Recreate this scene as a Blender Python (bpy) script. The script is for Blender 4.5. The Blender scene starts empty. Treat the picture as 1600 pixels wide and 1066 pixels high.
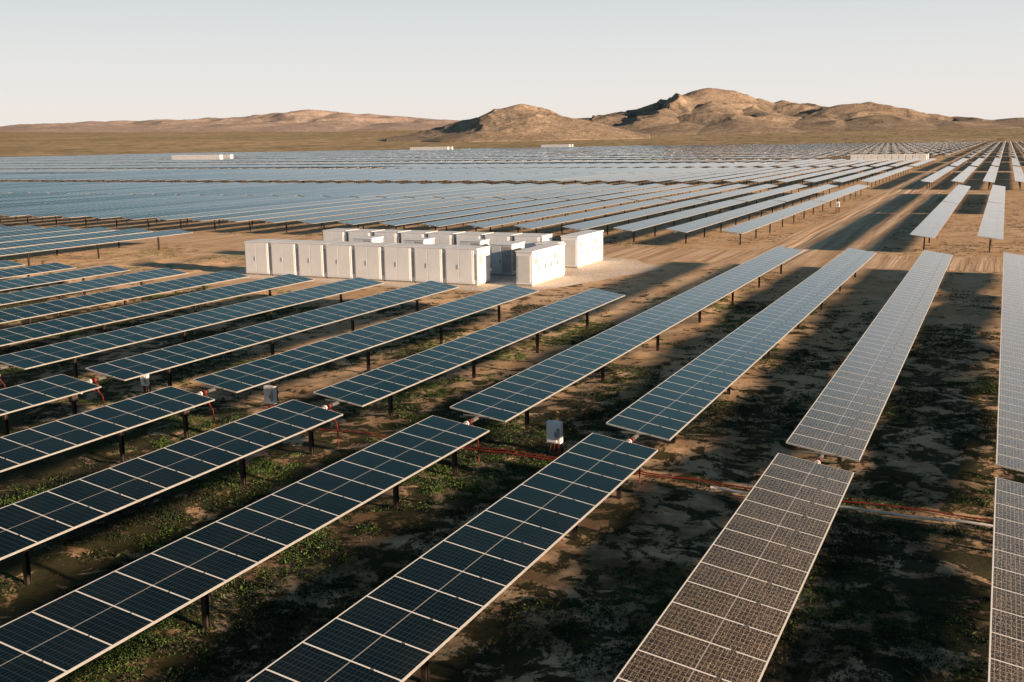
import bpy, math, random
import numpy as np
from mathutils import Vector, Matrix, noise
random.seed(7); rng=np.random.default_rng(7)
sc=bpy.context.scene
COL=sc.collection
SUN_AZ=math.radians(98.5); SUN_EL=math.radians(10.2)

# ------------------------------------------------------------ node helpers
def newmat(name):
    m=bpy.data.materials.new(name); m.use_nodes=True
    nt=m.node_tree; nt.nodes.clear()
    out=nt.nodes.new('ShaderNodeOutputMaterial'); b=nt.nodes.new('ShaderNodeBsdfPrincipled')
    nt.links.new(b.outputs[0],out.inputs[0]); return m,nt,b
def setin(nt,sock,v):
    if v is None: return
    if hasattr(v,'is_linked') or isinstance(v,bpy.types.NodeSocket): nt.links.new(v,sock)
    else:
        if isinstance(v,(tuple,list)) and len(v)==3 and sock.type=='RGBA': v=(*v,1)
        sock.default_value=v
def M(nt,op,a,b=None,c=None,clamp=False):
    n=nt.nodes.new('ShaderNodeMath'); n.operation=op; n.use_clamp=clamp
    setin(nt,n.inputs[0],a); setin(nt,n.inputs[1],b); setin(nt,n.inputs[2],c); return n.outputs[0]
def MR(nt,v,a,b,c=0.0,d=1.0,smooth=True):
    n=nt.nodes.new('ShaderNodeMapRange'); n.interpolation_type='SMOOTHSTEP' if smooth else 'LINEAR'
    setin(nt,n.inputs[0],v)
    for i,x in enumerate((a,b,c,d)): n.inputs[i+1].default_value=x
    return n.outputs[0]
def MIX(nt,f,a,b,bt='MIX'):
    n=nt.nodes.new('ShaderNodeMix'); n.data_type='RGBA'; n.blend_type=bt
    setin(nt,n.inputs[0],f); setin(nt,n.inputs[6],a); setin(nt,n.inputs[7],b); return n.outputs[2]
def NOISE(nt,vec,scale,detail=4,rough=0.55,dist=0.0):
    n=nt.nodes.new('ShaderNodeTexNoise'); n.inputs['Scale'].default_value=scale
    n.inputs['Detail'].default_value=detail; n.inputs['Roughness'].default_value=rough
    n.inputs['Distortion'].default_value=dist
    if vec is not None: nt.links.new(vec,n.inputs['Vector'])
    return n.outputs[0]
def VOR(nt,vec,scale,out=0):
    n=nt.nodes.new('ShaderNodeTexVoronoi'); n.inputs['Scale'].default_value=scale
    if vec is not None: nt.links.new(vec,n.inputs['Vector'])
    return n.outputs[out]
def POS(nt): return nt.nodes.new('ShaderNodeNewGeometry').outputs['Position']
def SCALEV(nt,v,s):
    n=nt.nodes.new('ShaderNodeVectorMath'); n.operation='MULTIPLY'; nt.links.new(v,n.inputs[0]); n.inputs[1].default_value=s; return n.outputs[0]
def SEP(nt,v):
    n=nt.nodes.new('ShaderNodeSeparateXYZ'); nt.links.new(v,n.inputs[0]); return n.outputs
def BUMP(nt,b,h,strength=0.5,dist=0.1):
    n=nt.nodes.new('ShaderNodeBump'); n.inputs['Strength'].default_value=strength; n.inputs['Distance'].default_value=dist
    nt.links.new(h,n.inputs['Height']); nt.links.new(n.outputs[0],b.inputs['Normal'])
def simple(name,col,rough=0.5,metal=0.0,var=0.12,scale=3.0,bump=0.0):
    m,nt,b=newmat(name); p=POS(nt)
    n=NOISE(nt,p,scale,5)
    f=MR(nt,n,0.3,0.7)
    c=MIX(nt,f,tuple(x*(1-var) for x in col),tuple(min(1,x*(1+var)) for x in col))
    nt.links.new(c,b.inputs['Base Color']); b.inputs['Metallic'].default_value=metal
    nt.links.new(MR(nt,NOISE(nt,p,scale*4,3),0.2,0.8,max(0,rough-0.1),min(1,rough+0.1)),b.inputs['Roughness'])
    if bump: BUMP(nt,b,NOISE(nt,p,scale*12,4),bump,0.02)
    return m

# ------------------------------------------------------------ materials
def make_panel():
    m,nt,b=newmat('solar_glass')
    uv=nt.nodes.new('ShaderNodeUVMap').outputs[0]; s=SEP(nt,uv); u,v=s[0],s[1]
    P=POS(nt); ps=SEP(nt,P)
    fv=M(nt,'FRACT',v); ev=M(nt,'MINIMUM',fv,M(nt,'SUBTRACT',1.0,fv))
    eu=M(nt,'MINIMUM',u,M(nt,'SUBTRACT',1.0,u))
    lv=M(nt,'LESS_THAN',ev,0.019); lu=M(nt,'LESS_THAN',eu,0.0135)
    frame=M(nt,'MAXIMUM',lv,lu)
    cu=M(nt,'LESS_THAN',M(nt,'ABSOLUTE',M(nt,'SUBTRACT',u,0.5)),0.0060)
    fu=M(nt,'FRACT',M(nt,'MULTIPLY',u,24.0)); f6=M(nt,'FRACT',M(nt,'MULTIPLY',v,6.0))
    cell=M(nt,'MAXIMUM',M(nt,'LESS_THAN',fu,0.10),M(nt,'LESS_THAN',f6,0.075))
    cmb=nt.nodes.new('ShaderNodeCombineXYZ'); nt.links.new(M(nt,'FLOOR',v),cmb.inputs[0])
    oi=nt.nodes.new('ShaderNodeObjectInfo'); nt.links.new(oi.outputs['Random'],cmb.inputs[1])
    wn=nt.nodes.new('ShaderNodeTexWhiteNoise'); nt.links.new(cmb.outputs[0],wn.inputs[0])
    dust_glint=MR(nt,ps[0],-9.5,-2.0,0.0,1.0)  # dust layer with warm sun glint painted into its colour, growing towards +x
    base=MIX(nt,wn.outputs[0],(0.0016,0.0046,0.0066),(0.003,0.0085,0.0125))
    lines=MIX(nt,dust_glint,(0.042,0.062,0.072),(0.50,0.40,0.33))
    base=MIX(nt,M(nt,'MULTIPLY',cell,0.66),base,lines)
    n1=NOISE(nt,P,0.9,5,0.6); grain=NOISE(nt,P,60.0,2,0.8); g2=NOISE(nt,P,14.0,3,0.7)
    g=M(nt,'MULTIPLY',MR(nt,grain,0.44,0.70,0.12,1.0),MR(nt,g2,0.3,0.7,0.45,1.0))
    d=M(nt,'MULTIPLY',M(nt,'MULTIPLY',dust_glint,g),MR(nt,n1,0.3,0.7,0.6,1.0))
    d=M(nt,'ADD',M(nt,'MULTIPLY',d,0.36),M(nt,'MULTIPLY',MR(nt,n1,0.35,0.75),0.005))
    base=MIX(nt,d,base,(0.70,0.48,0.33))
    sp=M(nt,'MULTIPLY',M(nt,'GREATER_THAN',NOISE(nt,P,38.0,2,0.9),0.615),dust_glint)  # bright specks painted on as sun sparkle
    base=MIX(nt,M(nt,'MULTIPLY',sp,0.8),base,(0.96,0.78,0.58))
    base=MIX(nt,M(nt,'MULTIPLY',cu,0.6),base,(0.44,0.44,0.44))
    base=MIX(nt,frame,base,(0.70,0.71,0.72))
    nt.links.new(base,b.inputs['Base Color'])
    r=MR(nt,n1,0.3,0.7,0.06,0.12)
    r=M(nt,'ADD',r,M(nt,'MULTIPLY',d,0.2)); r=M(nt,'ADD',r,M(nt,'MULTIPLY',frame,0.35))
    nt.links.new(r,b.inputs['Roughness']); b.inputs['IOR'].default_value=1.5
    BUMP(nt,b,NOISE(nt,P,0.7,2),0.05,0.05)
    return m
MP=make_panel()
MFRAME=simple('aluminium_frame',(0.6,0.6,0.6),0.4,0.6,0.05)
MBACK=simple('panel_backsheet',(0.10,0.10,0.11),0.6)
MSTEEL=simple('weathered_steel',(0.035,0.026,0.023),0.65,0.2,0.3,5)
MGALV=simple('galvanised_tube',(0.30,0.30,0.30),0.45,0.5,0.15)
MWHITE=simple('white_painted_steel',(0.76,0.79,0.84),0.45,0.0,0.04,0.8)
MWHITE2=simple('off_white_steel',(0.60,0.62,0.66),0.45,0.0,0.05,1.0)
MGREY=simple('grey_equipment_paint',(0.33,0.34,0.345),0.5,0.0,0.1,2)
MDARK=simple('dark_gasket',(0.06,0.06,0.065),0.6)
MRED=simple('red_conduit_plastic',(0.17,0.014,0.010),0.6,0,0.3,4)
MORANGE=simple('orange_conduit_plastic',(0.20,0.035,0.02),0.6,0,0.25,4)
MPIPE=simple('grey_conduit',(0.70,0.69,0.68),0.5,0,0.15,4)
MCONC=simple('concrete_plinth',(0.36,0.34,0.31),0.85,0,0.15,4,0.2)

def make_ground():
    m,nt,b=newmat('desert_ground'); P=POS(nt); s=SEP(nt,P)
    big=NOISE(nt,P,0.035,5,0.6); mid=NOISE(nt,P,0.35,6,0.62); fine=NOISE(nt,P,4.0,6,0.7); peb=VOR(nt,P,9.0)
    sand=MIX(nt,MR(nt,mid,0.3,0.7),(0.52,0.345,0.205),(0.76,0.55,0.37))
    sand=MIX(nt,MR(nt,fine,0.4,0.75,0,0.45),sand,(0.34,0.235,0.15))
    sand=MIX(nt,MR(nt,peb,0.0,0.25,0.35,0.0),sand,(0.70,0.60,0.49))
    near_shade=MR(nt,M(nt,'ADD',s[1],M(nt,'MULTIPLY',big,40)),40,66,1.0,0.0)  # shade among the near rows painted into the soil colour, fading with distance
    sand=MIX(nt,M(nt,'MULTIPLY',near_shade,MR(nt,mid,0.40,0.60,0.82,0.0)),sand,(0.115,0.072,0.042))
    veg=NOISE(nt,P,0.9,8,0.75,0.5)
    dens=MR(nt,s[1],30,76,0.05,-0.075)
    vm=MR(nt,M(nt,'ADD',M(nt,'ADD',veg,dens),M(nt,'MULTIPLY',M(nt,'SUBTRACT',big,0.5),0.6)),0.50,0.55,0,0.93)
    vegc=MIX(nt,MR(nt,fine,0.3,0.7),(0.011,0.016,0.005),(0.032,0.042,0.014))
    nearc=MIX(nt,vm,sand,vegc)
    ln=nt.nodes.new('ShaderNodeVectorMath'); ln.operation='LENGTH'; nt.links.new(P,ln.inputs[0]); R=ln.outputs['Value']
    sc1=NOISE(nt,SCALEV(nt,P,(1,0.6,1)),0.016,8,0.85); sc2=NOISE(nt,SCALEV(nt,P,(0.0016,0.0010,0)),1.0,5,0.65)
    # shrubs: creosote-sized dots, several scales so they still read far away
    b1=VOR(nt,SCALEV(nt,P,(1,0.30,1)),0.10); b2=VOR(nt,SCALEV(nt,P,(1,0.22,1)),0.035)
    pl=MIX(nt,MR(nt,sc2,0.35,0.65),(0.37,0.285,0.155),(0.54,0.40,0.255))
    pl=MIX(nt,MR(nt,sc1,0.44,0.58,0,0.55),pl,(0.20,0.16,0.08))
    pl=MIX(nt,MR(nt,b1,0.18,0.42,0.85,0.0),pl,(0.07,0.066,0.03))
    pl=MIX(nt,MR(nt,b2,0.12,0.36,0.85,0.0),pl,(0.085,0.075,0.036))
    far=MR(nt,R,900,1500)
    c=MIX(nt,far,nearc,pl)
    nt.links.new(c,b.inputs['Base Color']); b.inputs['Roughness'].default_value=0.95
    b.inputs['Specular IOR Level'].default_value=0.15
    h=M(nt,'ADD',M(nt,'MULTIPLY',mid,0.8),M(nt,'MULTIPLY',fine,0.18)); h=M(nt,'ADD',h,M(nt,'MULTIPLY',peb,0.05))
    BUMP(nt,b,h,0.5,0.14); return m
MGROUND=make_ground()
def make_road():
    m,nt,b=newmat('graded_dirt'); P=POS(nt); s=SEP(nt,P)
    st=NOISE(nt,SCALEV(nt,P,(1.3,0.035,1)),1.0,6,0.6,0.4); mid=NOISE(nt,P,0.3,6,0.65); fine=NOISE(nt,P,5.0,5,0.7)
    wob=M(nt,'MULTIPLY',NOISE(nt,SCALEV(nt,P,(0,0.02,0)),1.0,2),3.0)
    xx=M(nt,'ADD',s[0],wob)
    tr=M(nt,'ABSOLUTE',M(nt,'SUBTRACT',M(nt,'ABSOLUTE',M(nt,'ADD',xx,16.0)),0.95))
    trk=MR(nt,tr,0.15,0.5,1.0,0.0)
    c=MIX(nt,MR(nt,st,0.38,0.62),(0.46,0.305,0.19),(0.75,0.55,0.385))
    c=MIX(nt,MR(nt,mid,0.45,0.7,0,0.4),c,(0.40,0.265,0.165)); c=MIX(nt,MR(nt,fine,0.5,0.8,0,0.6),c,(0.77,0.62,0.47))
    c=MIX(nt,M(nt,'MULTIPLY',trk,0.6),c,(0.86,0.66,0.49))
    nt.links.new(c,b.inputs['Base Color']); b.inputs['Roughness'].default_value=0.95; b.inputs['Specular IOR Level'].default_value=0.15
    h=M(nt,'SUBTRACT',M(nt,'ADD',st,M(nt,'MULTIPLY',fine,0.2)),M(nt,'MULTIPLY',trk,0.4))
    BUMP(nt,b,h,0.5,0.16); return m
MROAD=make_road()
def make_gravel():
    m,nt,b=newmat('crushed_gravel'); P=POS(nt)
    v=VOR(nt,P,7.0,1); v0=VOR(nt,P,7.0,0); mid=NOISE(nt,P,0.4,5)
    bw=nt.nodes.new('ShaderNodeRGBToBW'); nt.links.new(v,bw.inputs[0])
    c=MIX(nt,bw.outputs[0],(0.48,0.41,0.35),(0.86,0.78,0.70)); c=MIX(nt,MR(nt,mid,0.42,0.62,0,0.6),c,(0.62,0.47,0.35))
    nt.links.new(c,b.inputs['Base Color']); b.inputs['Roughness'].default_value=0.9
    BUMP(nt,b,v0,0.3,0.04); return m
MGRAVEL=make_gravel()
def make_hill(name,a,bb,dk,ns,bs=0.7,sp=0.6):
    m,nt,b=newmat(name); P=POS(nt)
    n=NOISE(nt,P,0.006*ns,7,0.65); f=NOISE(nt,P,0.03*ns,9,0.85); v=VOR(nt,P,0.08*ns); v2=VOR(nt,P,0.16*ns)
    c=MIX(nt,MR(nt,n,0.35,0.65),a,bb); c=MIX(nt,MR(nt,f,0.42,0.57,0,sp),c,dk)
    c=MIX(nt,MR(nt,v,0.12,0.45,sp,0),c,tuple(x*0.6 for x in dk))
    c=MIX(nt,MR(nt,v2,0.1,0.45,sp*0.8,0),c,tuple(x*0.6 for x in dk))
    nt.links.new(c,b.inputs['Base Color']); b.inputs['Roughness'].default_value=0.95; b.inputs['Specular IOR Level'].default_value=0.1
    BUMP(nt,b,M(nt,'ADD',n,M(nt,'MULTIPLY',f,0.5)),bs,8/ns); return m
MHILL=make_hill('hillside_rock',(0.345,0.27,0.215),(0.43,0.34,0.275),(0.21,0.17,0.125),1.0,0.7,0.7)
MHILL2=make_hill('far_range_rock',(0.44,0.35,0.31),(0.50,0.40,0.355),(0.32,0.26,0.225),0.5,0.4,0.55)  # paler rock tones carry the distance haze in their colour
def make_leaf(name,a,bb):
    m,nt,b=newmat(name); P=POS(nt)
    c=MIX(nt,MR(nt,NOISE(nt,P,2.5,4),0.3,0.7),a,bb); nt.links.new(c,b.inputs['Base Color']); b.inputs['Roughness'].default_value=0.7
    return m
ML1=make_leaf('weed_leaf_green',(0.034,0.075,0.012),(0.07,0.135,0.022))
ML2=make_leaf('weed_leaf_dark',(0.010,0.018,0.006),(0.022,0.034,0.011))
ML3=make_leaf('dry_weed_stalk',(0.07,0.052,0.027),(0.13,0.095,0.05))

# ------------------------------------------------------------ mesh builder
class MB:
    def __init__(s): s.v=[];s.f=[];s.m=[];s.uv=[];s.sm=[]
    def add(s,vs,fs,mi=0,uv=None,smooth=False):
        o=len(s.v); s.v+= [tuple(x) for x in vs]; s.uv+= (uv if uv else [(0,0)]*len(vs))
        for k,f in enumerate(fs):
            s.f.append(tuple(o+i for i in f)); s.m.append(mi[k] if isinstance(mi,(list,tuple)) else mi); s.sm.append(smooth)
    def box(s,x0,x1,y0,y1,z0,z1,mi=0,bev=0.0):
        if bev<=0:
            vs=[(x,y,z) for z in (z0,z1) for y in (y0,y1) for x in (x0,x1)]
            s.add(vs,[(0,2,3,1),(4,5,7,6),(0,1,5,4),(1,3,7,5),(3,2,6,7),(2,0,4,6)],mi); return
        e=bev
        def ring(z,i):
            a,b,c,d=x0+i,x1-i,y0+i,y1-i
            k=e
            return [(a+k,c,z),(b-k,c,z),(b,c+k,z),(b,d-k,z),(b-k,d,z),(a+k,d,z),(a,d-k,z),(a,c+k,z)]
        rings=[ring(z0,e*0.5),ring(z0+e,0),ring(z1-e,0),ring(z1,e*0.7)]
        vs=[p for r in rings for p in r]; fs=[tuple(range(7,-1,-1)),tuple(range(24,32))]
        for r in range(3):
            for i in range(8):
                j=(i+1)%8; fs.append((r*8+i,r*8+j,r*8+8+j,r*8+8+i))
        s.add(vs,fs,mi)
    def tube(s,path,r,n=8,mi=0,caps=True):
        P=[Vector(p) for p in path]; vs=[];fs=[]
        for i,p in enumerate(P):
            t=(P[min(i+1,len(P)-1)]-P[max(i-1,0)]).normalized()
            a=t.cross(Vector((0,0,1))) if abs(t.z)<0.95 else t.cross(Vector((0,1,0))); a.normalize(); b=t.cross(a)
            for k in range(n):
                an=2*math.pi*k/n; vs.append(tuple(p+a*math.cos(an)*r+b*math.sin(an)*r))
        for i in range(len(P)-1):
            for k in range(n):
                j=(k+1)%n; fs.append((i*n+k,i*n+j,(i+1)*n+j,(i+1)*n+k))
        s.add(vs,fs,mi,smooth=True)
        if caps:
            o=len(s.v)-len(vs); s.f.append(tuple(o+k for k in range(n))); s.m.append(mi); s.sm.append(False)
            s.f.append(tuple(o+(len(P)-1)*n+k for k in range(n-1,-1,-1))); s.m.append(mi); s.sm.append(False)
    def mesh(s,name,mats):
        me=bpy.data.meshes.new(name); me.from_pydata(s.v,[],s.f); me.update()
        for m in mats: me.materials.append(m)
        me.polygons.foreach_set('material_index',s.m); me.polygons.foreach_set('use_smooth',s.sm)
        ul=me.uv_layers.new(name='UVMap'); li=np.empty(len(me.loops),dtype=np.int32); me.loops.foreach_get('vertex_index',li)
        uv=np.array(s.uv,dtype=np.float32)[li]; ul.data.foreach_set('uv',uv.ravel()); return me
def obj(name,me,loc=(0,0,0),parent=None,rz=0,**kw):
    o=bpy.data.objects.new(name,me); o.location=loc; o.rotation_euler=(0,0,rz); COL.objects.link(o)
    if parent is not None: o.parent=parent
    for k,v in kw.items(): o[k]=v
    return o

# ------------------------------------------------------------ trackers
W=2.1; HUB=1.5; TILT=math.radians(8.4); PITCH=5.581; X0=-4.263
def slab(mb,L,tilt=TILT,x=0,y=0,z=HUB,v0=0):
    T=0.045; ct,st=math.cos(tilt),math.sin(tilt); off=0.10
    vs=[];uv=[]
    for zz in (off,off+T):
        for yy in (0,L):
            for xx in (-W/2,W/2):
                vs.append((x+xx*ct+zz*st,y+yy,z-xx*st+zz*ct)); uv.append((xx/W+0.5,v0+yy/1.05))
    mb.add(vs,[(0,2,3,1),(4,5,7,6),(0,1,5,4),(1,3,7,5),(3,2,6,7),(2,0,4,6)],[2,0,1,1,1,1],uv)
def post(mb,x,y,z1=HUB,mi=0):
    q=0.062
    mb.box(x-q,x+q,y-q,y-q+0.012,-0.3,z1-0.12,mi); mb.box(x-q,x+q,y+q-0.012,y+q,-0.3,z1-0.12,mi)
    mb.box(x-0.006,x+0.006,y-q+0.012,y+q-0.012,-0.3,z1-0.12,mi)
    mb.box(x-0.09,x+0.09,y-0.035,y+0.035,z1-0.35,z1+0.06,mi)
def make_table_meshes(L,npost):
    a=MB(); slab(a,L); pm=a.mesh('panel_surface',[MP,MFRAME,MBACK])
    t=MB(); t.tube([(0,-0.35,HUB),(0,L+0.35,HUB)],0.07,8,0); 
    k=int(L/1.05)
    for i in range(k+1):
        y=min(i*1.05,L-0.03); t.box(-0.5,0.5,y-0.02,y+0.02,HUB+0.055,HUB+0.085,0)
    tm=t.mesh('torque_tube',[MGALV])
    pb=MB(); post(pb,0,0); po=pb.mesh('support_post',[MSTEEL])
    ys=[L*(i+0.5)/npost for i in range(npost)]
    return pm,tm,po,ys
LONG=make_table_meshes(56.7,7); SHORT=make_table_meshes(27*1.05,4); MID=make_table_meshes(49*1.05,7)
c=MB(); c.box(-0.16,0.16,-0.2,0.2,HUB-0.32,HUB+0.0,0,0.03); c.tube([(0.16,0,HUB-0.2),(0.48,0,HUB-0.2)],0.075,10,0); c.box(-0.12,0.12,-0.14,0.14,HUB-0.62,HUB-0.32,1,0.02)
MOTOR=c.mesh('drive_motor',[MGREY,MSTEEL])
RL='tracker rows of solar panels'
RT=random.Random(5)
def table(x,y0,kit,lab,motor_y=None,parts=True,dz=0.0,single=None):
    pm,tm,po,ys=kit
    if not parts:
        return obj('solar_tracker_row',single,(x,y0,dz),label=lab,category='solar panels',group=RL)
    e=obj('solar_tracker_row',None,(x,y0,dz),label=lab,category='solar panels',group=RL); e.empty_display_size=0.5
    a=math.radians(RT.uniform(-0.5,0.5))
    # tracker tables never sit at exactly the same angle: rotate about the torque tube axis
    s=obj('panel_surface',pm,parent=e); s.rotation_euler=(0,a,0); s.location=(-HUB*math.sin(a),0,HUB*(1-math.cos(a)))
    obj('torque_tube',tm,parent=e)
    for y in ys: obj('support_post',po,(0,y,0),parent=e)
    if motor_y is not None:
        obj('drive_motor',MOTOR,(0,motor_y,0),parent=e); obj('support_post',po,(0,motor_y,0),parent=e)
    return e
Ya,Yb,Yc,Yd=28.73,29.91,86.8,58.6
for r in range(-8,6):
    x=X0+PITCH*r
    glinting=r>=0  # rows where the panel colour holds dust plus painted sun glint
    lab=('dusty brown-tinged solar panel row on steel posts' if glinting else 'dark navy solar panel row on steel posts above weeds')
    y0=Ya-56.7
    if r<-3: table(x,Ya-27*1.05,SHORT,lab,motor_y=27*1.05-0.45)
    else: table(x,y0,LONG,lab,motor_y=56.7-0.45)
for r in range(-24,6):
    x=X0+PITCH*r
    if -12<=r<=-3:
        table(x,Yb,SHORT,'blue solar panel row ending before the battery yard')
    elif r<-12: table(x-2.6,Yb,LONG,'long blue solar panel row beside the battery yard')
    else: table(x,Yb,LONG,'long blue solar panel row ending at dirt cross road')

def in_yard(x,y0,y1):
    for (a,b,c_,d) in ((-556,-486,570,614),(-712,-636,1175,1225),(-614,-548,1380,1430),(-70,-24,466,500),(-330,-290,760,790)):
        if a<x<b and y1>c_ and y0<d: return True
    return False
segs=[]
blocks=[(100.5,151.5+0.45),(152.9,204.3),(221,272.4),(273.6,325),(336,387.4),(388.6,440),(453,504.4),(505.6,557),(569,620.4),(621.6,673)]
yy=686
while yy<1480:
    blocks.append((yy,yy+51.4)); blocks.append((yy+52.6,yy+104)); yy+=117
for bi,(y0,y1) in enumerate(blocks):
    xs=[-23.6-PITCH*i for i in range(270)]+[-6.4+PITCH*i for i in range(-0,14)]
    if bi>=2: xs=[-25.2-PITCH*i for i in range(270)]+[-13.9+PITCH*i for i in range(0,14)]
    for x in xs:
        if x>4 and math.degrees(math.atan2(x,y0))>2.2: continue
        r=math.hypot(x,(y0+y1)/2); az=math.degrees(math.atan2(x,y1))
        if az<-54 or r>1500+60*math.sin(x*0.01): continue
        if x<-1010-0.12*(y0-900) and y0>850: continue
        if in_yard(x,y0,y1): continue
        segs.append((r,x,y0))
segs.sort()
def single_mesh(nposts=7,dt=0.0):
    L=49*1.05; a=MB(); slab(a,L,TILT+dt)
    a.tube([(0,-0.3,HUB),(0,L+0.3,HUB)],0.07,6,3)
    for i in range(nposts):
        y=L*(i+0.5)/nposts; a.box(-0.06,0.06,y-0.06,y+0.06,-0.3,HUB-0.05,4)
    return a.mesh('solar_tracker_row',[MP,MFRAME,MBACK,MGALV,MSTEEL])
SMS=[single_mesh(7,math.radians(d)) for d in (-0.9,0.0,0.7,-0.4,0.4)]
n_built=14+30; n_ind=300-n_built
cnt=0; rest=[]
for (r,x,y0) in segs:
    if cnt<n_ind:
        if y0<101 and x>-75: table(x,y0,MID,'pale blue solar panel row starting at dirt cross road')
        else: table(x,y0,MID,'pale sky-reflecting solar panel row on steel posts',parts=False,single=SMS[RT.randrange(5)])
        cnt+=1
    else: rest.append((x,y0))
L=49*1.05
bf0=[(0,2,3,1),(4,5,7,6),(0,1,5,4),(1,3,7,5),(3,2,6,7),(2,0,4,6)]; bm=[2,0,1,1,1,1]
pv=[];bf=list(bf0)
for yp in np.linspace(3.5,L-3.5,5):
    o=8+len(pv)
    pv+=[(x,yp+y,z) for z in (-0.2,HUB) for y in (-.07,.07) for x in (-.07,.07)]
    bf+=[tuple(o+i for i in f) for f in [(0,1,5,4),(1,3,7,5),(3,2,6,7),(2,0,4,6)]]; bm+=[3]*4
allv=[];buv=[]
for zz in (0,1):
    for yy_ in (0,L):
        for xx in (-W/2,W/2): buv.append((xx/W+0.5,yy_/1.05))
buv+=[(0,0)]*len(pv)
for (x,y) in rest:
    t=TILT+math.radians(RT.uniform(-0.7,0.6)+0.5*math.sin(y*0.21)); ct,st=math.cos(t),math.sin(t); dz=RT.uniform(-0.06,0.06)
    for zz in (0.10,0.15):
        for yy_ in (0,L):
            for xx in (-W/2,W/2): allv.append((x+xx*ct+zz*st,y+yy_,HUB+dz-xx*st+zz*ct))
    allv+=[(x+a,y+b,c_) for a,b,c_ in pv]
bfa=np.array(bf); nR=len(rest); nv=8+len(pv)
V=np.array(allv); F=(bfa[None]+(np.arange(nR)*nv)[:,None,None]).reshape(-1,4)
def np_mesh(name,V,F,mats,mi=None,uv=None):
    me=bpy.data.meshes.new(name); me.vertices.add(len(V)); me.vertices.foreach_set('co',V.astype(np.float32).ravel())
    k=F.shape[1]; me.loops.add(F.size); me.loops.foreach_set('vertex_index',F.astype(np.int32).ravel())
    me.polygons.add(len(F)); me.polygons.foreach_set('loop_start',np.arange(0,F.size,k,dtype=np.int32)); 
    for m in mats: me.materials.append(m)
    if mi is not None: me.polygons.foreach_set('material_index',np.asarray(mi,dtype=np.int32))
    if uv is not None:
        ul=me.uv_layers.new(name='UVMap'); ul.data.foreach_set('uv',uv[F.ravel()].astype(np.float32).ravel())
    me.update(calc_edges=True); me.validate(); return me
uvs=np.tile(np.array(buv),(nR,1))
me=np_mesh('solar_field',V,F,[MP,MFRAME,MBACK,MSTEEL],np.tile(bm,nR),uvs)
obj('solar_field',me,kind='stuff',label='vast field of blue solar panel rows across desert',category='solar panels')

# ------------------------------------------------------------ terrain
def hnoise(x,y):
    if y>84 or y<-5: return 0.0
    w=min(1,(84-y)/6)*min(1,max(0,(x+100)/10))*min(1,max(0,(40-x)/10))
    if -62<x<-20 and y>60: w*=max(0,min(1,(64-y)/4))
    v=noise.fractal(Vector((x*0.12,y*0.12,3.1)),0.9,2.0,5)
    v2=noise.noise(Vector((x*0.9,y*0.9,7.7)))
    # low windrow left by trenching along the conduit run
    b=0.20*math.exp(-((y-33.0-0.6*math.sin(x*0.5))/1.1)**2)*(0.5+0.5*noise.noise(Vector((x*0.4,1,1)))) if x<-8 else 0
    return w*(v*0.26+v2*0.06-0.02+b)
def plain(x,y):
    r=math.hypot(x,y); az=math.degrees(math.atan2(x,y))
    if r<1560 : return 0.0
    sl=0.0135+0.0075*min(1,max(0,(-az)/50.0))
    n=noise.fractal(Vector((x*0.0008,y*0.0008,1.0)),1.0,2.0,4)
    return sl*(r-1560)+ n*min(10,(r-1560)*0.004)
def axis(a,b,step,lim,g):
    core=list(np.arange(a,b+step/2,step)); lo=[a]; s=step
    while lo[-1]>-lim: s*=g; lo.append(lo[-1]-s)
    hi=[b]; s=step
    while hi[-1]<lim: s*=g; hi.append(hi[-1]+s)
    return lo[:0:-1]+core+hi[1:]
xs=axis(-78,12,0.45,11000,1.055); ys=axis(4,88,0.45,11000,1.055)
V=np.array([(x,y,hnoise(x,y)+plain(x,y)) for y in ys for x in xs])
nx=len(xs); ny=len(ys); ii=(np.arange(ny-1)[:,None]*nx+np.arange(nx-1)[None]).ravel()
F=np.stack([ii,ii+1,ii+nx+1,ii+nx],1)
g=np_mesh('ground',V,F,[MGROUND]); g.polygons.foreach_set('use_smooth',[True]*len(F))
obj('ground',g,kind='structure')

def sheet(name,pts,z,mat):
    mb=MB(); mb.add([(x,y,z) for x,y in pts],[tuple(range(len(pts)))],0); o=obj(name,mb.mesh(name,[mat])); o['kind']='structure'; return o
def wav(x0,x1,y0,y1,n=24,a=0.5):
    R=random.Random(int(x0*7+y0)); p=[(x0+(x1-x0)*i/n,y0+R.uniform(-a,a)) for i in range(n)]+[(x1+R.uniform(-a,a),y0+(y1-y0)*i/n) for i in range(n)]
    p+=[(x1-(x1-x0)*i/n,y1+R.uniform(-a,a)) for i in range(n)]+[(x0+R.uniform(-a,a),y1-(y1-y0)*i/n) for i in range(n)]
    return p
sheet('dirt_road',wav(-20.8,-10.2,99.5,1500,60,0.35),0.006,MROAD)
sheet('cross_road',wav(-300,60,88.5,99,90,0.4),0.012,MROAD)
sheet('gravel_yard',[(-59.5,66.3),(-52,66.0),(-45,66.1),(-39,66.0),(-33,66.2),(-30.4,67.0),(-29.0,69.5),(-28.3,72),(-27.4,75),(-26.3,78.5),(-25.2,82),(-25.6,83.8),(-28,86.5),(-29.6,89),(-35,89.6),(-50,89.3),(-60,89)],0.018,MGRAVEL)

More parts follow.
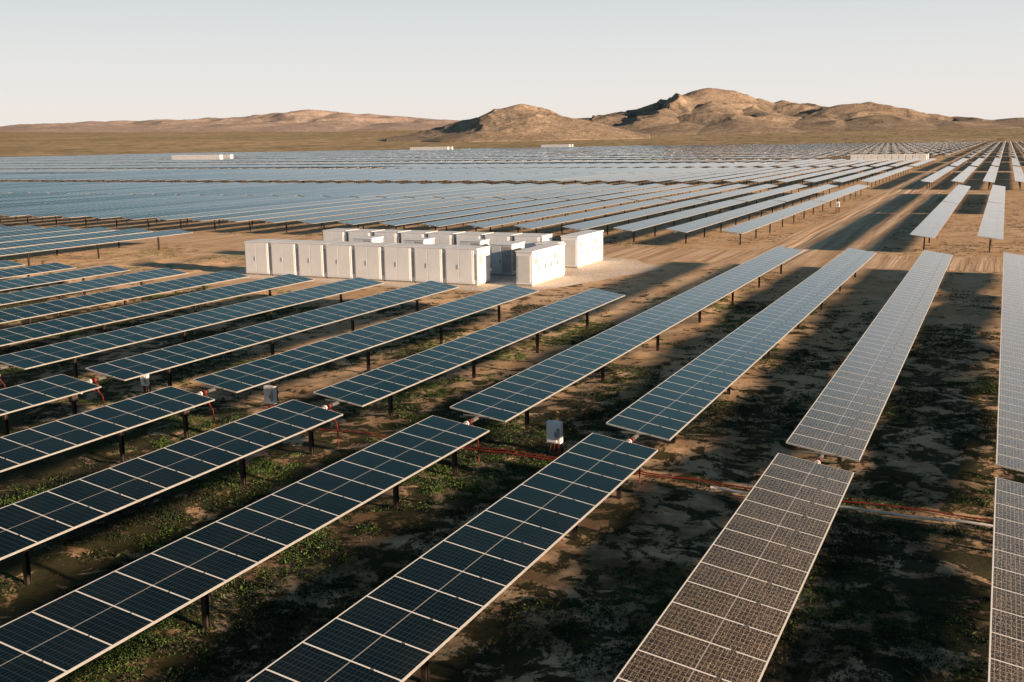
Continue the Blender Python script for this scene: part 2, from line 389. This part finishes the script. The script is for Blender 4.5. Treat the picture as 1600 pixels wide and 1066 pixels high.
# hills: overlapping eroded peaks over a polar grid, (bearing deg, summit elevation deg, distance m, foot radius m)
def range_mesh(name,peaks,a0,a1,r0,r1,na,nr,seed,mat,fs,amp,power,famp,warp=0.12):
    azs=np.radians(np.linspace(a0,a1,na)); rs=np.linspace(r0,r1,nr)
    A,Rr=np.meshgrid(azs,rs,indexing='ij'); X=(Rr*np.sin(A)).ravel(); Y=(Rr*np.cos(A)).ravel()
    G=np.array([plain(x,y) for x,y in zip(X,Y)])
    WX=np.empty(len(X)); WY=np.empty(len(X)); N1=np.empty(len(X)); N2=np.empty(len(X))
    for i,(x,y) in enumerate(zip(X,Y)):
        p=Vector((x/fs,y/fs,seed)); w=noise.noise_vector(p*0.9)
        WX[i]=w.x; WY[i]=w.y
        q=p+w*0.35
        # sharp-crested ridges between rounded gullies
        a=1-abs(noise.noise(q*1.5))*2; b=1-abs(noise.noise(q*3.2))*2; c_=1-abs(noise.noise(q*7.0))*2
        N1[i]=0.62*a+0.32*b*max(0.1,a)+0.10*c_*max(0,b)-0.46; N2[i]=noise.fractal(q*12,0.9,2.0,4)
    H=np.zeros(len(X)); TT=np.ones(len(X))
    for (az,el,r,R) in peaks:
        px=r*math.sin(math.radians(az)); py=r*math.cos(math.radians(az))
        hp=10.5+r*math.tan(math.radians(el))-plain(px,py)
        dx=X-px+WX*R*warp; dy=(Y-py)*0.75+WY*R*warp
        w0=noise.noise_vector(Vector((px/fs,py/fs,seed))*0.9); dx-=w0.x*R*warp; dy-=w0.y*R*warp
        t=np.clip(np.sqrt(dx*dx+dy*dy+(R*0.015)**2)/R,0,1); h=hp*(1-t)**power*1.01
        up=h>H; H=np.where(up,h,H); TT=np.where(up,t,TT)
    hm=H.max()
    wgt=np.clip(TT/0.36,0.05,1)
    Z=G+H*(1+amp*N1*wgt+famp*N2*wgt)
    edge=np.minimum(np.minimum((A-azs[0])/(azs[-1]-azs[0]),(azs[-1]-A)/(azs[-1]-azs[0])),np.minimum((Rr-r0)/(r1-r0),(r1-Rr)/(r1-r0))).ravel()
    Z=Z-np.where(H<hm*0.02,4.0*(1-H/(hm*0.02)),0)-np.where(edge<0.01,20,0)
    V=np.stack([X,Y,Z],1); ii=(np.arange(na-1)[:,None]*nr+np.arange(nr-1)[None]).ravel()
    F=np.stack([ii,ii+1,ii+nr+1,ii+nr],1)
    me=np_mesh(name,V,F[:,::-1],[mat]); me.polygons.foreach_set('use_smooth',[True]*len(F)); o=obj(name,me); o['kind']='structure'
MPK=[(-14.6,2.62,4000,540),(-15.3,2.38,3980,400),(-16.3,2.06,3920,450),(-17.3,1.93,3880,400),(-18.7,1.56,3850,400),(-20.1,1.26,3800,400),(-21.6,1.05,3800,420),
 (-13.6,2.22,4060,440),(-12.8,2.05,4020,400),(-12.0,2.04,4050,410),(-10.8,1.93,4080,410),(-10.2,1.78,4020,350),(-8.9,1.45,3950,390),(-7.3,1.60,3950,360),(-6.5,1.74,3930,400),(-5.5,1.42,3980,390),(-4.1,1.12,4000,420),(-2.4,.90,4000,470),(.5,.78,4050,560),(3.5,.73,4100,650),
 (-17.2,1.28,3450,300),(-14.3,1.48,3480,330),(-11.7,1.30,3520,320),(-9.2,1.02,3480,300),(-6.2,1.05,3500,310),(-19.6,.90,3450,290),(-3.4,.76,3550,300),(-13,1.0,3280,240),(-15.8,.92,3280,240),(-22.6,.72,3650,330),
 (-14.4,1.95,3760,300),(-12.3,1.65,3800,300),(-16.9,1.62,3700,300)]
range_mesh('mountain',MPK,-26,8,2850,4800,720,210,2.3,MHILL,330,0.52,1.18,0.022,0.13)
CPK=[(-24.5,2.0,2500,275),(-25.6,1.72,2490,225),(-26.8,1.34,2480,210),(-28.2,.85,2480,180),(-23.5,1.76,2510,225),(-22.4,1.32,2520,195),(-21.2,.80,2520,170),(-25.0,1.15,2360,140),(-23.2,.92,2370,130),(-27.2,.70,2380,120)]
range_mesh('hill',CPK,-32,-17.5,2120,2850,360,150,8.1,MHILL,160,0.26,1.1,0.018)
LPK=[(az,el,7400+140*math.sin(az*3),700) for az,el in [(-50,.95),(-48.1,1.10),(-46.6,1.32),(-45.1,1.34),(-43,1.38),(-41,1.46),(-39.6,1.48),(-38.8,1.52),(-37.5,1.68),(-36.6,1.66),(-35.8,1.82),(-34.8,1.72),(-33.9,1.66),(-32.7,1.58),(-31.6,1.46),(-30.7,1.40),(-29.6,1.28),(-28.6,1.22),(-27.2,1.08),(-25.5,.95)]]
LPK+=[(az,el,6600,600) for az,el in [(-46,1.08),(-42,1.12),(-38,1.2),(-34.5,1.25),(-31,1.1)]]
range_mesh('far_mountain_range',LPK,-55,-22,5700,8900,460,110,5.5,MHILL2,480,0.42,1.05,0.03)

# ------------------------------------------------------------ battery yard
G2='battery cabinets in the storage yard'
def cab_meshes():
    b=MB(); b.box(0,2.38,0,2.2,0.12,2.70,0,0.01); b.box(2.381,2.68,0.045,2.17,0.12,2.66,1,0.008)
    body=b.mesh('cabinet_body',[MWHITE,MWHITE2])
    door=MB(); door.box(0,1.06,-0.022,-0.003,0.22,2.62,0,0.004); dm=door.mesh('door',[MWHITE])
    h=MB(); h.box(0,0.04,-0.05,-0.023,1.2,1.55,0,0.006); hm=h.mesh('handle',[MGREY])
    r=MB(); r.box(-0.0,2.68,-0.03,2.22,2.703,2.77,0,0.006); rm=r.mesh('roof_cap',[MWHITE])
    p=MB(); p.box(0.03,2.6,0.06,2.14,-0.05,0.118,0); pm=p.mesh('plinth',[MCONC])
    v=MB(); v.box(2.44,2.63,0.026,0.043,0.45,2.35,0,0.006)
    vm=v.mesh('vent_grille',[MGREY])
    return body,dm,hm,rm,pm,vm
CB=cab_meshes()
sd=MB(); sd.box(2.683,2.705,0,0.56,0.3,2.45,0,0.008); SDM=sd.mesh('side_door',[MWHITE])
sv_=MB(); sv_.box(2.707,2.73,0.30,0.72,1.6,2.3,0,0.01); SVM=sv_.mesh('side_vent',[MGREY])
def cabinet(x,y,end=False,lab='white steel battery cabinet on a gravel yard',s=(1,1,1)):
    e=obj('battery_cabinet',None,(x,y,0.02),label=lab,category='battery cabinet',group=G2); e.scale=s
    obj('cabinet_body',CB[0],parent=e); a=obj('door',CB[1],(0.08,0,0),parent=e); b=obj('door',CB[1],(1.20,0,0),parent=e)
    obj('handle',CB[2],(0.98,0,0),parent=a)
    obj('roof_cap',CB[3],parent=e); obj('plinth',CB[4],parent=e); obj('vent_grille',CB[5],parent=e)
    if end:
        for k in range(3): obj('side_door',SDM,(0,0.22+k*0.62,0),parent=e)
        obj('side_vent',SVM,parent=e)
for i in range(8): cabinet(-56.6+2.70*i,68.5,end=(i==7),lab='white battery cabinet with side doors on gravel' if i==7 else 'white steel battery cabinet on a gravel yard')
for i in range(8): cabinet(-56.6+2.78*i,79.6,end=(i==7),s=(0.96,1,1.0))
def equip(x,y,w,d,h,lab,name='inverter_cabinet'):
    e=obj(name,None,(x,y,0.02),label=lab,category='electrical cabinet')
    b=MB(); b.box(0,w,0,d,0.12,h,0,0.03); obj('cabinet_body',b.mesh('cabinet_body',[MWHITE2]),parent=e)
    r=MB(); r.box(-0.05,w+0.05,-0.05,d+0.05,h+0.002,h+0.08,0,0.02); obj('roof_cap',r.mesh('roof_cap',[MWHITE]),parent=e)
    v=MB(); n=int(d/0.09)-2
    for k in range(n): v.box(w+0.003,w+0.09,0.1+k*0.09,0.13+k*0.09,0.4,h-0.4,0)
    obj('cooling_fins',v.mesh('cooling_fins',[MGREY]),parent=e)
    p=MB(); p.box(0.08,w*0.48,-0.03,-0.003,0.25,h-0.12,0,0.01); dd=obj('door',p.mesh('door',[MWHITE2]),parent=e)
    p=MB(); p.box(w*0.52,w-0.08,-0.03,-0.003,0.25,h-0.12,0,0.01); obj('door',p.mesh('door',[MGREY]),parent=e)
    hh=MB(); hh.box(w*0.44,w*0.46,-0.08,-0.031,1.0,1.3,0); obj('handle',hh.mesh('handle',[MDARK]),parent=dd)
    q=MB(); q.box(-0.1,w+0.15,-0.1,d+0.1,-0.05,0.118,0); obj('plinth',q.mesh('plinth',[MCONC]),parent=e)
equip(-36.9,74.6,1.9,2.4,2.45,'off-white inverter cabinet with cooling fins')
equip(-40.4,76.0,1.9,1.6,2.5,'off-white inverter cabinet with cooling fins')
equip(-34.3,77.6,1.7,1.9,2.3,'grey-white transformer cabinet with cooling fins','transformer_cabinet')
equip(-45.5,75.6,1.9,1.8,2.5,'off-white inverter cabinet with cooling fins')
equip(-50.6,75.6,1.9,1.8,2.5,'off-white inverter cabinet with cooling fins')
def skid(x0,x1,y0,y1,h,lab):
    w=x1-x0; l=y1-y0
    e=obj('equipment_container',None,(x0,y0,0.02),label=lab,category='container')
    b=MB(); b.box(0,w,0,l,0.14,h,0,0.015); obj('container_body',b.mesh('container_body',[MWHITE]),parent=e)
    r=MB(); r.box(-0.05,w+0.06,-0.05,l+0.05,h+0.002,h+0.10,0,0.01); obj('roof',r.mesh('roof',[MWHITE]),parent=e)
    p=MB(); p.box(0.04,w-0.04,0.04,l-0.04,-0.05,0.138,0); obj('plinth',p.mesh('plinth',[MCONC]),parent=e)
    n=5; pw=(l-0.3)/n
    d=MB(); d.box(w+0.003,w+0.035,0,pw-0.07,0.3,h-0.2,0,0.01); dm=d.mesh('door',[MWHITE2])
    hm=MB(); hm.box(w+0.036,w+0.07,0,0.05,1.1,1.45,0); hme=hm.mesh('handle',[MDARK])
    vm=MB(); vm.box(w+0.036,w+0.05,0.2,pw-0.35,h-0.85,h-0.50,0,0.005)
    vme=vm.mesh('vent_grille',[MGREY])
    for k in range(n):
        dd=obj('door',dm,(0,0.15+k*pw,0),parent=e); obj('handle',hme,(0,pw*0.8,0),parent=dd)
        if k in (0,3): obj('vent_grille',vme,parent=dd)
    f=MB(); f.box(0.15,w-0.15,-0.035,-0.003,0.3,h-0.25,0,0.01); obj('end_door',f.mesh('end_door',[MWHITE2]),parent=e)
skid(-32.3,-31.0,69.5,75.8,2.5,'long white equipment container with side doors')
skid(-33.4,-31.9,80.9,87.0,2.6,'long white equipment container with side doors on gravel')

fm=MB(); fm.box(0,2.5,0,2.2,0,2.7,0,0.04); fm.box(0.1,1.2,-0.04,-0.003,0.3,2.5,0); fm.box(1.25,2.4,-0.04,-0.003,0.3,2.5,0); fm.box(2.501,2.6,0.05,2.15,0,2.68,1)
FM=fm.mesh('battery_cabinet',[MWHITE,MWHITE2])
def faryard(x,y,n,step,sc_):
    for row in (0,11):
        for i in range(n):
            o=obj('battery_cabinet',FM,(x+i*step,y+row,0.0),label='distant white battery cabinet among the solar rows',category='battery cabinet',group='distant battery cabinets'); o.scale=sc_
faryard(-545,586,12,3.7,(1.4,1.4,1.6))
faryard(-703,1190,11,5.1,(1.93,1.6,1.9))
faryard(-605,1392,9,4.9,(1.86,1.6,2.0))
faryard(-60.8,474,11,2.8,(1.05,1,1.0))

# ------------------------------------------------------------ small gear along the table gap
def combiner(x,y,lab,s=1.0,z=-0.36):
    e=obj('combiner_box',None,(x,y,z*s),label=lab,category='electrical box'); e.scale=(s,s,s)
    b=MB(); b.box(-0.30,0.22,-0.12,0.12,0.85,1.6,0,0.02); obj('enclosure',b.mesh('enclosure',[MWHITE]),parent=e)
    d=MB(); d.box(-0.27,0.08,-0.145,-0.122,0.89,1.56,0,0.01); dd=obj('door',d.mesh('door',[MWHITE]),parent=e)
    h=MB(); h.box(0.03,0.06,-0.175,-0.146,1.1,1.25,0); obj('latch',h.mesh('latch',[MDARK]),parent=dd)
    k=MB(); k.box(0.10,0.19,-0.18,-0.122,1.0,1.4,0,0.01); obj('disconnect_switch',k.mesh('disconnect_switch',[MGREY]),parent=e)
    for px in (-0.25,0.17):
        p=MB(); p.box(px-0.04,px+0.04,0.125,0.185,-0.1,1.68,0); obj('mounting_post',p.mesh('mounting_post',[MSTEEL]),parent=e)
    for px in (-0.2,-0.05,0.1):
        p=MB(); p.tube([(px,0,0.849),(px,-0.01,0.6),(px+0.02,0,0.2)],0.03,8,0); obj('conduit',p.mesh('conduit',[MORANGE]),parent=e)
combiner(-13.2,31.4,'white combiner box on two posts beside red conduits',1.0,-0.36)
combiner(-25.9,32.4,'white combiner box on two posts in the weeds',0.95,-0.4)
combiner(-32.7,32.6,'small white combiner box on posts between rows',0.7,-0.1)
combiner(-20.9,152.2,'white electrical box on posts beside dirt road',1.0,0)
def gz(x,y): return hnoise(x,y)
def conduit(y0,x0,x1,z,mat,r,lab,amp,seed):
    pts=[]; n=int((x1-x0)/0.35)
    for i in range(n+1):
        x=x0+(x1-x0)*i/n; yy=y0+amp*noise.noise(Vector((x*0.2,seed,0)))+amp*0.2*noise.noise(Vector((x*0.9,seed,4)))
        pts.append((x,yy,gz(x,yy)+z+0.02*abs(noise.noise(Vector((x*0.8,seed,9))))))
    m=MB(); m.tube(pts,r,7,0); obj('cable_conduit',m.mesh('cable_conduit',[mat]),label=lab,category='cable conduit',group='conduits along the row gap')
conduit(30.80,-22.5,3.5,0.08,MRED,0.024,'red plastic conduit lying across weedy ground',0.12,11)
conduit(31.0,-18.0,-9.0,0.08,MRED,0.02,'red plastic conduit lying across weedy ground',0.2,13)
conduit(30.0,-7.5,4.0,0.18,MPIPE,0.04,'pale grey pipe lying beside red conduits',0.04,15)
CM1=MB(); CM1.tube([(0,-0.22,HUB),(0,-0.14,HUB)],0.09,12,0); CM1=CM1.mesh('coupling',[MWHITE2])
CM2=MB(); CM2.tube([(0,0.0,HUB),(0,0.10,HUB)],0.085,12,0); CM2=CM2.mesh('coupling',[MRED])
t=MB(); pts=[]
for i in range(22):
    a=i/21*math.pi*2.4; pts.append((0.10+0.13*math.sin(a)+0.08*i/21,-0.05+0.08*math.cos(a*0.5),HUB-0.1-0.13*(1-math.cos(a))-0.12*i/21))
pts.append((0.22,0.2,0.8)); pts.append((0.22,0.24,0.1)); t.tube(pts,0.024,6,0); FC=t.mesh('flexible_conduit',[MRED])
for r in range(-8,2):
    x=X0+PITCH*r
    e=obj('row_connector',None,(x,Ya+0.6,0),label='torque tube coupling with looped red flexible conduit',category='cable coupling',group='couplings at the row gap')
    obj('coupling',CM1,parent=e); obj('coupling',CM2,parent=e); obj('flexible_conduit',FC,parent=e)

# ------------------------------------------------------------ weeds
def weeds(n,x0,x1,y0,y1,thr,size,leaves,name,lab,seed,leaf=1.0,flat=0.4):
    R=np.random.default_rng(seed); C=[]
    tries=0
    while len(C)<n and tries<n*16:
        tries+=1
        x=R.uniform(x0,x1); y=y0+(y1-y0)*R.random()**1.25
        az=math.degrees(math.atan2(x,y))
        if az>4 or az<-56: continue
        if y>62 and -62<x<-22 and y<92: continue
        if 86<y<99.5 or (-20.5<x<-10.5 and y>84): 
            if R.random()>0.01: continue
        d=noise.fractal(Vector((x*0.16,y*0.16,2.0)),0.9,2,4)+0.7*noise.noise(Vector((x*1.1,y*1.1,5)))
        if y>40: d-=0.06
        if y>60: d-=0.12
        if d<thr+R.normal(0,0.07): continue
        C.append((x,y,gz(x,y),size*(0.35+R.random()**2.2*1.5)))
    C=np.array(C); k=len(C)
    s=np.repeat(C[:,3],leaves); N=k*leaves
    ang=R.uniform(0,2*np.pi,N); rad=np.sqrt(R.random(N))*s; h=R.random(N)**1.2*s*flat*(1-0.55*(rad/s)**2)
    cen=np.repeat(C[:,:3],leaves,0)+np.stack([rad*np.cos(ang),rad*np.sin(ang),h],1)
    a=R.normal(size=(N,3)); a/=np.linalg.norm(a,axis=1)[:,None]; b=np.cross(a,R.normal(size=(N,3))); b/=np.linalg.norm(b,axis=1)[:,None]
    l=((0.026+0.026*R.random(N))*leaf)[:,None]*(0.6+s[:,None]*1.3); w=l*0.42
    V=np.stack([cen-a*l,cen-b*w,cen+a*l,cen+b*w],1).reshape(-1,3); F=np.arange(N*4).reshape(-1,4)
    # colour follows location: some patches lush, others dry
    cc=np.array([noise.noise(Vector((c_[0]*0.2,c_[1]*0.2,8)))*1.3+0.05+0.40*min(1,max(0,(-c_[0]-8)/10)) for c_ in C])
    cm=np.repeat(R.random(k),leaves)*0.5+np.repeat(cc,leaves)*0.5+R.random(N)*0.1; mi=np.where(cm>0.52,0,np.where(cm>0.0,1,2))
    me=np_mesh(name,V,F,[ML1,ML2,ML3],mi); obj(name,me,kind='stuff',label=lab,category='plants')
weeds(32000,-60,10,12,70,0.06,0.18,26,'weed_cover','low dark green weeds between solar rows',3,0.85,0.25)
weeds(9000,-90,10,12,190,0.0,0.24,10,'grass_cover','sparse green grass tufts on sandy ground',4,1.4,0.3)

# ------------------------------------------------------------ light + sky
s=Vector((math.sin(SUN_AZ)*math.cos(SUN_EL),math.cos(SUN_AZ)*math.cos(SUN_EL),math.sin(SUN_EL)))
ld=bpy.data.lights.new('sun','SUN'); ld.energy=11.5; ld.angle=math.radians(1.6); ld.color=(1.0,0.70,0.45)
lo=bpy.data.objects.new('sun',ld); lo.rotation_euler=s.to_track_quat('Z','Y').to_euler(); COL.objects.link(lo)
w=bpy.data.worlds.new('World'); sc.world=w; w.use_nodes=True; nt=w.node_tree; nt.nodes.clear()
out=nt.nodes.new('ShaderNodeOutputWorld'); bg=nt.nodes.new('ShaderNodeBackground'); bg2=nt.nodes.new('ShaderNodeBackground'); ad=nt.nodes.new('ShaderNodeAddShader')
sky=nt.nodes.new('ShaderNodeTexSky'); sky.sky_type='NISHITA'; sky.sun_disc=False; sky.sun_elevation=SUN_EL; sky.sun_rotation=SUN_AZ
nt.links.new(sky.outputs[0],bg2.inputs[0]); bg2.inputs[1].default_value=0.004
tc=nt.nodes.new('ShaderNodeTexCoord'); z=SEP(nt,tc.outputs['Generated'])[2]
cr=nt.nodes.new('ShaderNodeValToRGB'); nt.links.new(z,cr.inputs[0]); R_=cr.color_ramp
stops=[(0.0,(0.85,0.775,0.71)),(0.035,(0.83,0.785,0.745)),(0.075,(0.765,0.765,0.755)),(0.125,(0.66,0.695,0.705)),(0.22,(0.46,0.61,0.70)),(0.275,(0.22,0.41,0.50)),(0.36,(0.06,0.18,0.235)),(0.52,(0.020,0.060,0.092)),(1.0,(0.018,0.05,0.09))]
R_.elements[0].position=0; R_.elements[0].color=(*stops[0][1],1); R_.elements[1].position=1; R_.elements[1].color=(*stops[-1][1],1)
for p,c_ in stops[1:-1]:
    e=R_.elements.new(p); e.color=(*c_,1)
nt.links.new(cr.outputs[0],bg.inputs[0]); bg.inputs[1].default_value=1.0
nt.links.new(bg.outputs[0],ad.inputs[0]); nt.links.new(bg2.outputs[0],ad.inputs[1]); nt.links.new(ad.outputs[0],out.inputs[0])

# ------------------------------------------------------------ camera
pitch,roll,yaw=0.18942,-0.01509,0.44010
fw=Vector((-math.sin(yaw)*math.cos(pitch),math.cos(yaw)*math.cos(pitch),-math.sin(pitch)))
rt=Vector((math.cos(yaw),math.sin(yaw),0)); up=rt.cross(fw)
r2=rt*math.cos(roll)+up*math.sin(roll); u2=-rt*math.sin(roll)+up*math.cos(roll)
mat=Matrix(((r2.x,u2.x,-fw.x,0),(r2.y,u2.y,-fw.y,0),(r2.z,u2.z,-fw.z,10.55),(0,0,0,1)))
cd=bpy.data.cameras.new('camera'); cd.sensor_width=36; cd.lens=36*1625.98/1600; cd.clip_end=60000; cd.clip_start=0.1
co=bpy.data.objects.new('camera',cd); COL.objects.link(co); co.matrix_world=mat; sc.camera=co
sc.view_settings.view_transform='Standard'; sc.view_settings.look='None'; sc.view_settings.exposure=0
